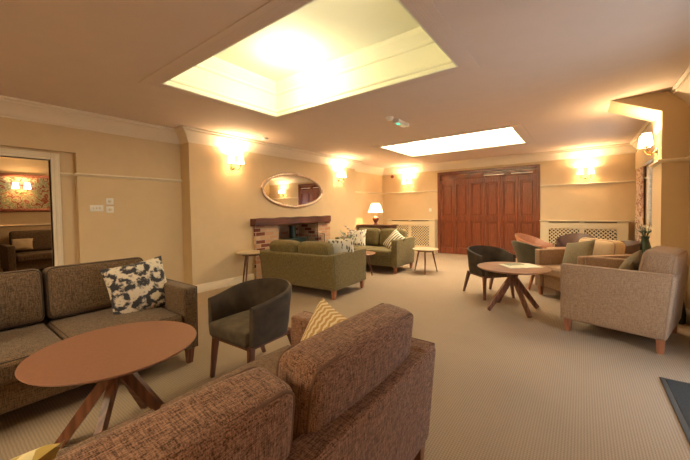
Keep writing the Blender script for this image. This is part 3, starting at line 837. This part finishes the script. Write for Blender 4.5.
# ------------------------------------------------------------------ tub chairs
def tub_chair(label, loc, rz, fab, seatfab, legm='walnut', style='round', group=None):
    """opens to local -y"""
    r = empty('tub_chair', label, 'tub chair', loc, rz, group)
    w, d, th = .245, .215, .042; sz = .37
    path = []; n = 44; front = -.25
    for i in range(n+1):
        t = i/n
        # straight arm, half-ellipse, straight arm
        if t < .22: k = t/.22; x, y = -w, front+(.0-front)*k
        elif t > .78: k = (t-.78)/.22; x, y = w, front*k
        else:
            a = PI-(t-.22)/.56*PI; x, y = w*math.cos(a), d*math.sin(a)
        path.append((x, y, t))
    loops = []
    for i, (x, y, t) in enumerate(path):
        x0, y0, _ = path[max(0, i-1)]; x1, y1, _ = path[min(n, i+1)]
        dx, dy = x1-x0, y1-y0; l = math.hypot(dx, dy); nx, ny = -dy/l, dx/l   # outward
        s = math.sin(PI*t)
        if style == 'round': top = .625+.085*s**1.6; fl = .04*s+.008; 
        else: top = .56+.19*max(0, s)**2.6; fl = .11*s**1.5+.015
        zb = sz-.03
        lp = []
        prof = [(0, zb), (th*.9, zb+.0), (th+.004, zb+.08), (th*1.0, (top+zb)/2), (th*.95, top-.02), (th*.72, top-.003), (th*.28, top), (.004, top-.02), (-.002, (top+zb)/2), (0, zb+.08)]
        for o_, z in prof:
            k = ((z-zb)/(top-zb))**1.3*fl
            lp.append((x+nx*(o_+k-th*.5), y+ny*(o_+k-th*.5), z))
        loops.append(lp)
    b = B(); rings(b, loops); obj('back_shell', b, fab, r, angle=60)
    # D-shaped seat
    def fs(c, h):
        x, y = c.x, c.y
        if y > 0:
            k = math.sqrt(max(0, 1-(y/h[1])**2*.86)); x *= k
        return (x, y, c.z+(.012*(1-(x/h[0])**2)*(1-(y/h[1])**2) if c.z > 0 else 0))
    b = soft_box(2*w-th-.004, .53, .115, .03, 12, fs); s_ = obj('seat', b, seatfab, r, (0, -.022, sz+.02))
    b = B(); box(b, -w+.02, w-.02, -.25, .17, sz-.065, sz-.031, .004); obj('seat_frame', b, M[legm], r)
    for sx in (-1, 1):
        for sy in (-1, 1):
            b = B(); tx, ty = sx*(w-.035), (-.225 if sy < 0 else .15)
            bx, by = sx*(w-.015), (-.255 if sy < 0 else .27)
            bar(b, (bx, by, 0.001), (tx, ty, sz-.032), .026, .026, (0, 1, 0), .042, .042); obj('leg', b, M[legm], r, smooth=False)
    return r
tub_chair('dark charcoal tub chair between the left sofa and foreground sofa', (-2.11, 1.60, 0), dirrot(.04, -.99), M['tub_grey'], M['tub_seat'])
tub_chair('dark charcoal tub chair by the right round table', (-1.13, 5.05, 0), dirrot(.74, -.67), M['tub_grey'], M['tub_seat'])
tub_chair('grey green tub chair turned sideways in front of the tan one', (-.62, 6.05, 0), dirrot(.75, .66), M['tub_green'], M['tub_green'], 'oakleg', 'flare')
tub_chair('orange tan leather tub chair near the mahogany doors', (-.78, 7.45, 0), dirrot(.95, -.3), M['tub_tan'], M['tub_tan'], 'oakleg', 'flare')
tub_chair('dark brown tub chair in front of the right radiator cover', (-.12, 7.75, 0), dirrot(-.2, -.98), M['tub_brown'], M['tub_brown'], 'walnut', 'flare')
tub_chair('brown tub chair near the window behind the tan armchairs', (.50, 7.0, 0), dirrot(-.9, -.3), M['tub_brown'], M['tub_brown'], 'walnut', 'round')
# below the pilaster', (.90-.27, 5.0+0, 0), dirrot(-.98, -.1), M['tub_tan'], M['tub_tan'], 'oakleg', 'round') if False else None

# ------------------------------------------------------------------ round tables
def round_table(label, loc, rz, R_=.5, h=.46, top='tabletop', ey=1.0, foot=.30):
    r = empty('coffee_table', label, 'coffee table', loc, rz)
    b = B(); lathe(b, [(R_-.035, h-.026), (R_-.006, h-.012), (R_, h-.005), (R_-.002, h), (R_-.02, h+.0005)], 72, sy=ey); obj('table_top', b, M[top], r, angle=35)
    b = B(); lathe(b, [(.10, h-.045), (.10, h-.027)], 24); lathe(b, [(.032, h-.17), (.032, h-.045)], 20); obj('mounting_plate', b, M['walnut'], r)
    for k in range(4):
        a = PI/4+k*PI/2; c, s = math.cos(a), math.sin(a)
        b = B(); bar(b, (c*foot, s*foot, .012), (c*.02, s*.02, h-.13), .034, .05, (0, 0, 1), .034, .06)
        bar(b, (c*.012, s*.012, h-.16), (c*.085, s*.085, h-.04), .034, .035)
        obj('leg', b, M['walnut'], r, smooth=False)
    return r
round_table('large round coffee table with a smooth brown top in the left foreground', (-2.12, .65, 0), math.radians(2), .408, .545, foot=.31)
round_table('round walnut coffee table with papers between the right chairs', (-.705, 4.47, 0), math.radians(-3), .415, .545, 'tabletop2', foot=.33)
round_table('low round wooden table among the far tub chairs', (-.27, 7.15, 0), math.radians(30), .28, .52, 'tabletop2', foot=.22)
# papers
def sheet(name, label, loc, rz, w, h, mat, t=.003, cat='magazine', grp=None):
    b = B(); box(b, -w/2, w/2, -h/2, h/2, 0, t, .0008, 1); o = obj(name, b, mat, None, loc, (0, 0, rz)); return tag(o, label, cat, grp)
m1 = sheet('newspaper', 'open pale newspaper lying on the right round table', (-.64, 4.58, .5465), math.radians(38), .42, .30, M['paper'], .005, 'newspaper')
m2 = sheet('magazine', 'small dark printed magazine on top of the open newspaper', (-.72, 4.64, .5525), math.radians(44), .21, .14, M['print'], .004)

# three legged side tables
def side_table(label, loc, rz, R_=.25, h=.5, top='paletop', legs=3, spread=.26):
    r = empty('side_table', label, 'side table', loc, rz)
    b = B(); lathe(b, [(R_-.03, h-.024), (R_-.004, h-.010), (R_, h-.004), (R_-.004, h)], 48); obj('table_top', b, M[top], r, angle=35)
    b = B(); lathe(b, [(R_*.62, h-.055), (R_*.62, h-.0245)], 24); obj('apron', b, M['walnut'], r)
    for k in range(legs):
        a = 2*PI*k/legs; c, s = math.cos(a), math.sin(a)
        b = B(); tube(b, [(c*spread, s*spread, .001), (c*R_*.58, s*R_*.58, h-.03)], [.011, .019], 10); obj('leg', b, M['walnut'], r)
    return r
side_table('small pale topped side table beside the far olive sofa', (-2.56, 6.14, 0), math.radians(170), .26, .485)
side_table('small pale topped side table against the wall left of the fireplace', (-4.66, 3.46, 0), math.radians(180), .25, .585)
side_table('small low round table between the two olive sofas', (-3.44, 5.03, 0), math.radians(60), .32, .47, 'tabletop2', 3, .28)

# flower arrangement on that table
r = empty('flower_pot', 'small pot of silvery leaves and pale flowers between the olive sofas', 'flower pot', (-3.66, 4.96, .471))
r.scale = (1.4, 1.4, 1.65)
b = B(); lathe(b, [(.045, 0), (.07, .09), (.066, .09), (.042, .01)], 20); obj('pot', b, M['white'], r)
def leaf(bm, p, d, l, w):
    d = Vector(d).normalized(); s = d.cross(Vector((0, 0, 1)));
    if s.length < .1: s = Vector((1, 0, 0))
    s.normalize(); u = s.cross(d)
    p = Vector(p); rows = []
    for i in range(6):
        t = i/5; ww = w*math.sin(PI*min(1, t*.9+.08))**.8; c = p+d*l*t-Vector((0, 0, 1))*l*.25*t*t
        rows.append([bm.verts.new(c-s*ww+u*.002), bm.verts.new(c+u*.006), bm.verts.new(c+s*ww+u*.002)])
    for a, c in zip(rows, rows[1:]):
        for k in range(2): bm.faces.new((a[k], a[k+1], c[k+1], c[k]))
b = B()
for i in range(60):
    a = random.uniform(0, 2*PI); e = random.uniform(.3, 1.3); q = random.uniform(.05, .17)
    leaf(b, (q*.5*math.cos(a), q*.5*math.sin(a), .07+q*1.0*random.random()), (math.cos(a), math.sin(a), e), random.uniform(.06, .13), .014)
for i in range(7):
    a = random.uniform(0, 2*PI); tube(b, [(0, 0, .05), (.04*math.cos(a), .04*math.sin(a), .17), (.07*math.cos(a), .07*math.sin(a), .24)], .003, 5)
obj('foliage', b, M['silverleaf'], r)
for i in range(10):
    b = B(); a = random.uniform(0, 2*PI); q = random.uniform(.02, .1); z = .26+random.uniform(-.08, .05)
    c0 = Vector((q*math.cos(a), q*math.sin(a), z)); cen = b.verts.new(c0); tips = []
    for k in range(10):
        aa = k*PI/5; rr = .034 if k % 2 == 0 else .014
        tips.append(b.verts.new(c0+Vector((rr*math.cos(aa), rr*math.sin(aa), .012 if k % 2 == 0 else .002))))
    low = b.verts.new(c0-Vector((0, 0, .012)))
    for k in range(10): b.faces.new((cen, tips[k], tips[(k+1) % 10])); b.faces.new((low, tips[(k+1) % 10], tips[k]))
    obj('flower', b, M['petal'], r)

# lamp table with lamp in the far corner
r = empty('lamp_table', 'dark wooden console table behind the far olive sofa', 'console table', (-4.63, 7.68, 0))
b = B(); box(b, -.55, .55, -.22, .22, .84, .872, .006); obj('table_top', b, M['darkcab'], r)
b = B(); box(b, -.52, .52, -.18, .18, .70, .84); obj('apron', b, M['darkcab'], r, smooth=False)
for k in (-1, 1):
    b = B(); box(b, k*.27-.24, k*.27+.24, -.192, -.18, .72, .815, .004); d_ = obj('drawer', b, M['darkcab'], r)
    b = B(); bmesh.ops.create_uvsphere(b, u_segments=12, v_segments=8, radius=.012, matrix=Matrix.Translation((k*.27, -.2, .768))); obj('knob', b, M['brass'], d_)
for sx in (-1, 1):
    for sy in (-1, 1):
        b = B(); taper(b, (sx*.49, sy*.155, 0), (sx*.49, sy*.155, .70), .018, .028); obj('leg', b, M['darkcab'], r, smooth=False)
r = empty('table_lamp', 'table lamp with oxblood urn base and glowing shade on the console', 'table lamp', (-4.67, 7.68, .873))
b = B(); lathe(b, [(.0, 0), (.055, 0), (.06, .015), (.045, .03), (.035, .045), (.055, .08), (.085, .13), (.092, .17), (.08, .205), (.05, .225), (.03, .24), (.028, .262), (.034, .27), (0, .272)], 32, caps=False); obj('base', b, M['redlamp'], r)
b = B(); tube(b, [(0, 0, .27), (0, 0, .36)], .008); obj('stem', b, M['brass'], r)
b = B(); pf = [(.215, .34), (.115, .60)]; lathe(b, pf+[(p_[0]-.004, p_[1]) for p_ in reversed(pf)]+[pf[0]], 40, caps=False); obj('lamp_shade', b, M['tshade'], r)
b = B(); bmesh.ops.create_uvsphere(b, u_segments=12, v_segments=8, radius=.03, matrix=Matrix.Translation((0, 0, .42))); obj('bulb', b, M['bulb'], r)
light('POINT', 'lamp_glow', (0, 0, .48), 8, WARM, r, shadow_soft_size=.03)

# door mat
b = B(); box(b, .50, .92, 2.42, 3.26, .001, .012, .003); m_ = obj('door_mat', b, M['mat']); tag(m_, 'charcoal door mat on the carpet at the right edge', 'door mat')
b = B()
for q in ((.47, .50, 2.39, 3.29), (.92, .94, 2.39, 3.29), (.50, .92, 2.39, 2.42), (.50, .92, 3.26, 3.29)): box(b, *q, .001, .010, .002)
obj('rubber_edge', b, M['matedge'], m_)

# floor vase and small plant at the right wall
r = empty('floor_vase', 'dark green glazed floor vase with twigs beside the right window', 'vase', (.80, 6.9, 0))
b = B(); lathe(b, [(r_, z_*.84) for r_, z_ in [(.0, 0), (.08, 0), (.10, .15), (.12, .4), (.105, .62), (.065, .80), (.045, .9), (.055, .96), (.045, .96), (.035, .9), (0, .88)]], 32, caps=False); obj('vase_body', b, M['darkgreen'], r)
b = B()
for i in range(8):
    a = i*PI/4; tube(b, [(0, 0, .74), (.04*math.cos(a), .04*math.sin(a), .85), (.07*math.cos(a), .08*math.sin(a), .90+.02*i)], .004, 5)
    leaf(b, (.05*math.cos(a), .05*math.sin(a), .86), (math.cos(a), math.sin(a), .8), .09, .018)
obj('twigs', b, M['leaf'], r)
r = empty('potted_plant', 'small dark potted plant in the corner behind the near tan armchair', 'plant', (.84, 4.98, 0))
b = B(); lathe(b, [(.0, 0), (.07, 0), (.075, .10), (.05, .30), (.045, .62), (.07, .76), (.055, .76), (0, .70)], 24, caps=False); obj('tall_pot', b, M['black'], r)
b = B()
for i in range(14):
    a = random.uniform(0, 2*PI); leaf(b, (0, 0, .74), (math.cos(a), math.sin(a)*.7, random.uniform(.6, 1.6)), random.uniform(.06, .10), .012)
obj('foliage', b, M['leaf'], r)

# side room picture panel
r = empty('framed_panel', 'framed red and cream floral panel on the side room wall', 'picture', (-10.4, 1.40, 1.80))
b = B(); box(b, .0, .015, -.62, .62, -.37, .37); obj('floral_picture', b, M['tapestry'], r, smooth=False)
b = B(); e = .075
for q in ((-.68, .68, .36, .36+e), (-.68, .68, -.36-e, -.36), (-.68-.01, -.61, -.36, .36), (.61, .69, -.36, .36)): box(b, .0, .035, *q, .01)
obj('frame', b, M['gold_frame'], r)

# ------------------------------------------------------------------ lights of the place
WSKY = (1.0, .90, .62)
for k, (x0, x1, y0, y1) in enumerate(SK):
    if k == 0:
        light('POINT', 'lightwell_lamp', (-2.6, 2.5, 2.80), 12, (1.0, .84, .52), shadow_soft_size=.16)
        light('POINT', 'lightwell_lamp', (-1.3, 1.9, 2.8), 2, (1.0, .84, .52), shadow_soft_size=.07)
light('POINT', 'side_room_lamp', (-8.3, 2.6, 2.3), 14, WARM, shadow_soft_size=.1)
# daylight
w = bpy.data.worlds.new('sky'); scn.world = w; w.use_nodes = True
w.node_tree.nodes['Background'].inputs[0].default_value = (.78, .87, 1.0, 1); w.node_tree.nodes['Background'].inputs[1].default_value = 1.7

GR = {'tub_chair': 'tub chairs around the low tables', 'throw_pillow': 'scatter cushions on the sofas and armchairs', 'armchair': 'tan armchairs on the right',
      'coffee_table': 'round coffee tables on splayed legs', 'side_table': 'small three legged side tables', 'sofa': 'two seat fabric sofas',
      'radiator_cover': 'lattice radiator covers on the back wall', 'dimmer_switch': 'square switches on the left wall', 'smoke_detector': 'round ceiling detectors'}
for o in list(bpy.data.objects):
    k = o.name.split('.')[0]
    if o.parent is None and k in GR and 'label' in o and 'group' not in o: o['group'] = GR[k]

# ------------------------------------------------------------------ camera
R2 = Vector((0.8007217378558501, 0.598847253301341, -0.015055422230773791)); U2 = Vector((-0.0051327827085048405, 0.03199054282878295, 0.9994749920389139)); F2 = Vector((-0.5990144848555622, 0.8002240763579658, -0.02868927587559583))
cam = bpy.data.cameras.new('camera'); co = bpy.data.objects.new('camera', cam); col.objects.link(co)
mt = Matrix((R2, U2, -F2)).transposed().to_4x4(); mt.translation = (0, 0, 1.3); co.matrix_world = mt
cam.sensor_width = 36; cam.sensor_fit = 'HORIZONTAL'; cam.lens = 317.41/690*36; cam.shift_y = -(230-218.942)/690; cam.clip_start = .05
scn.camera = co
vs = scn.view_settings; vs.view_transform = 'Standard'; vs.look = 'None'; vs.gamma = 1; vs.use_curve_mapping = False; vs.exposure = 1.45
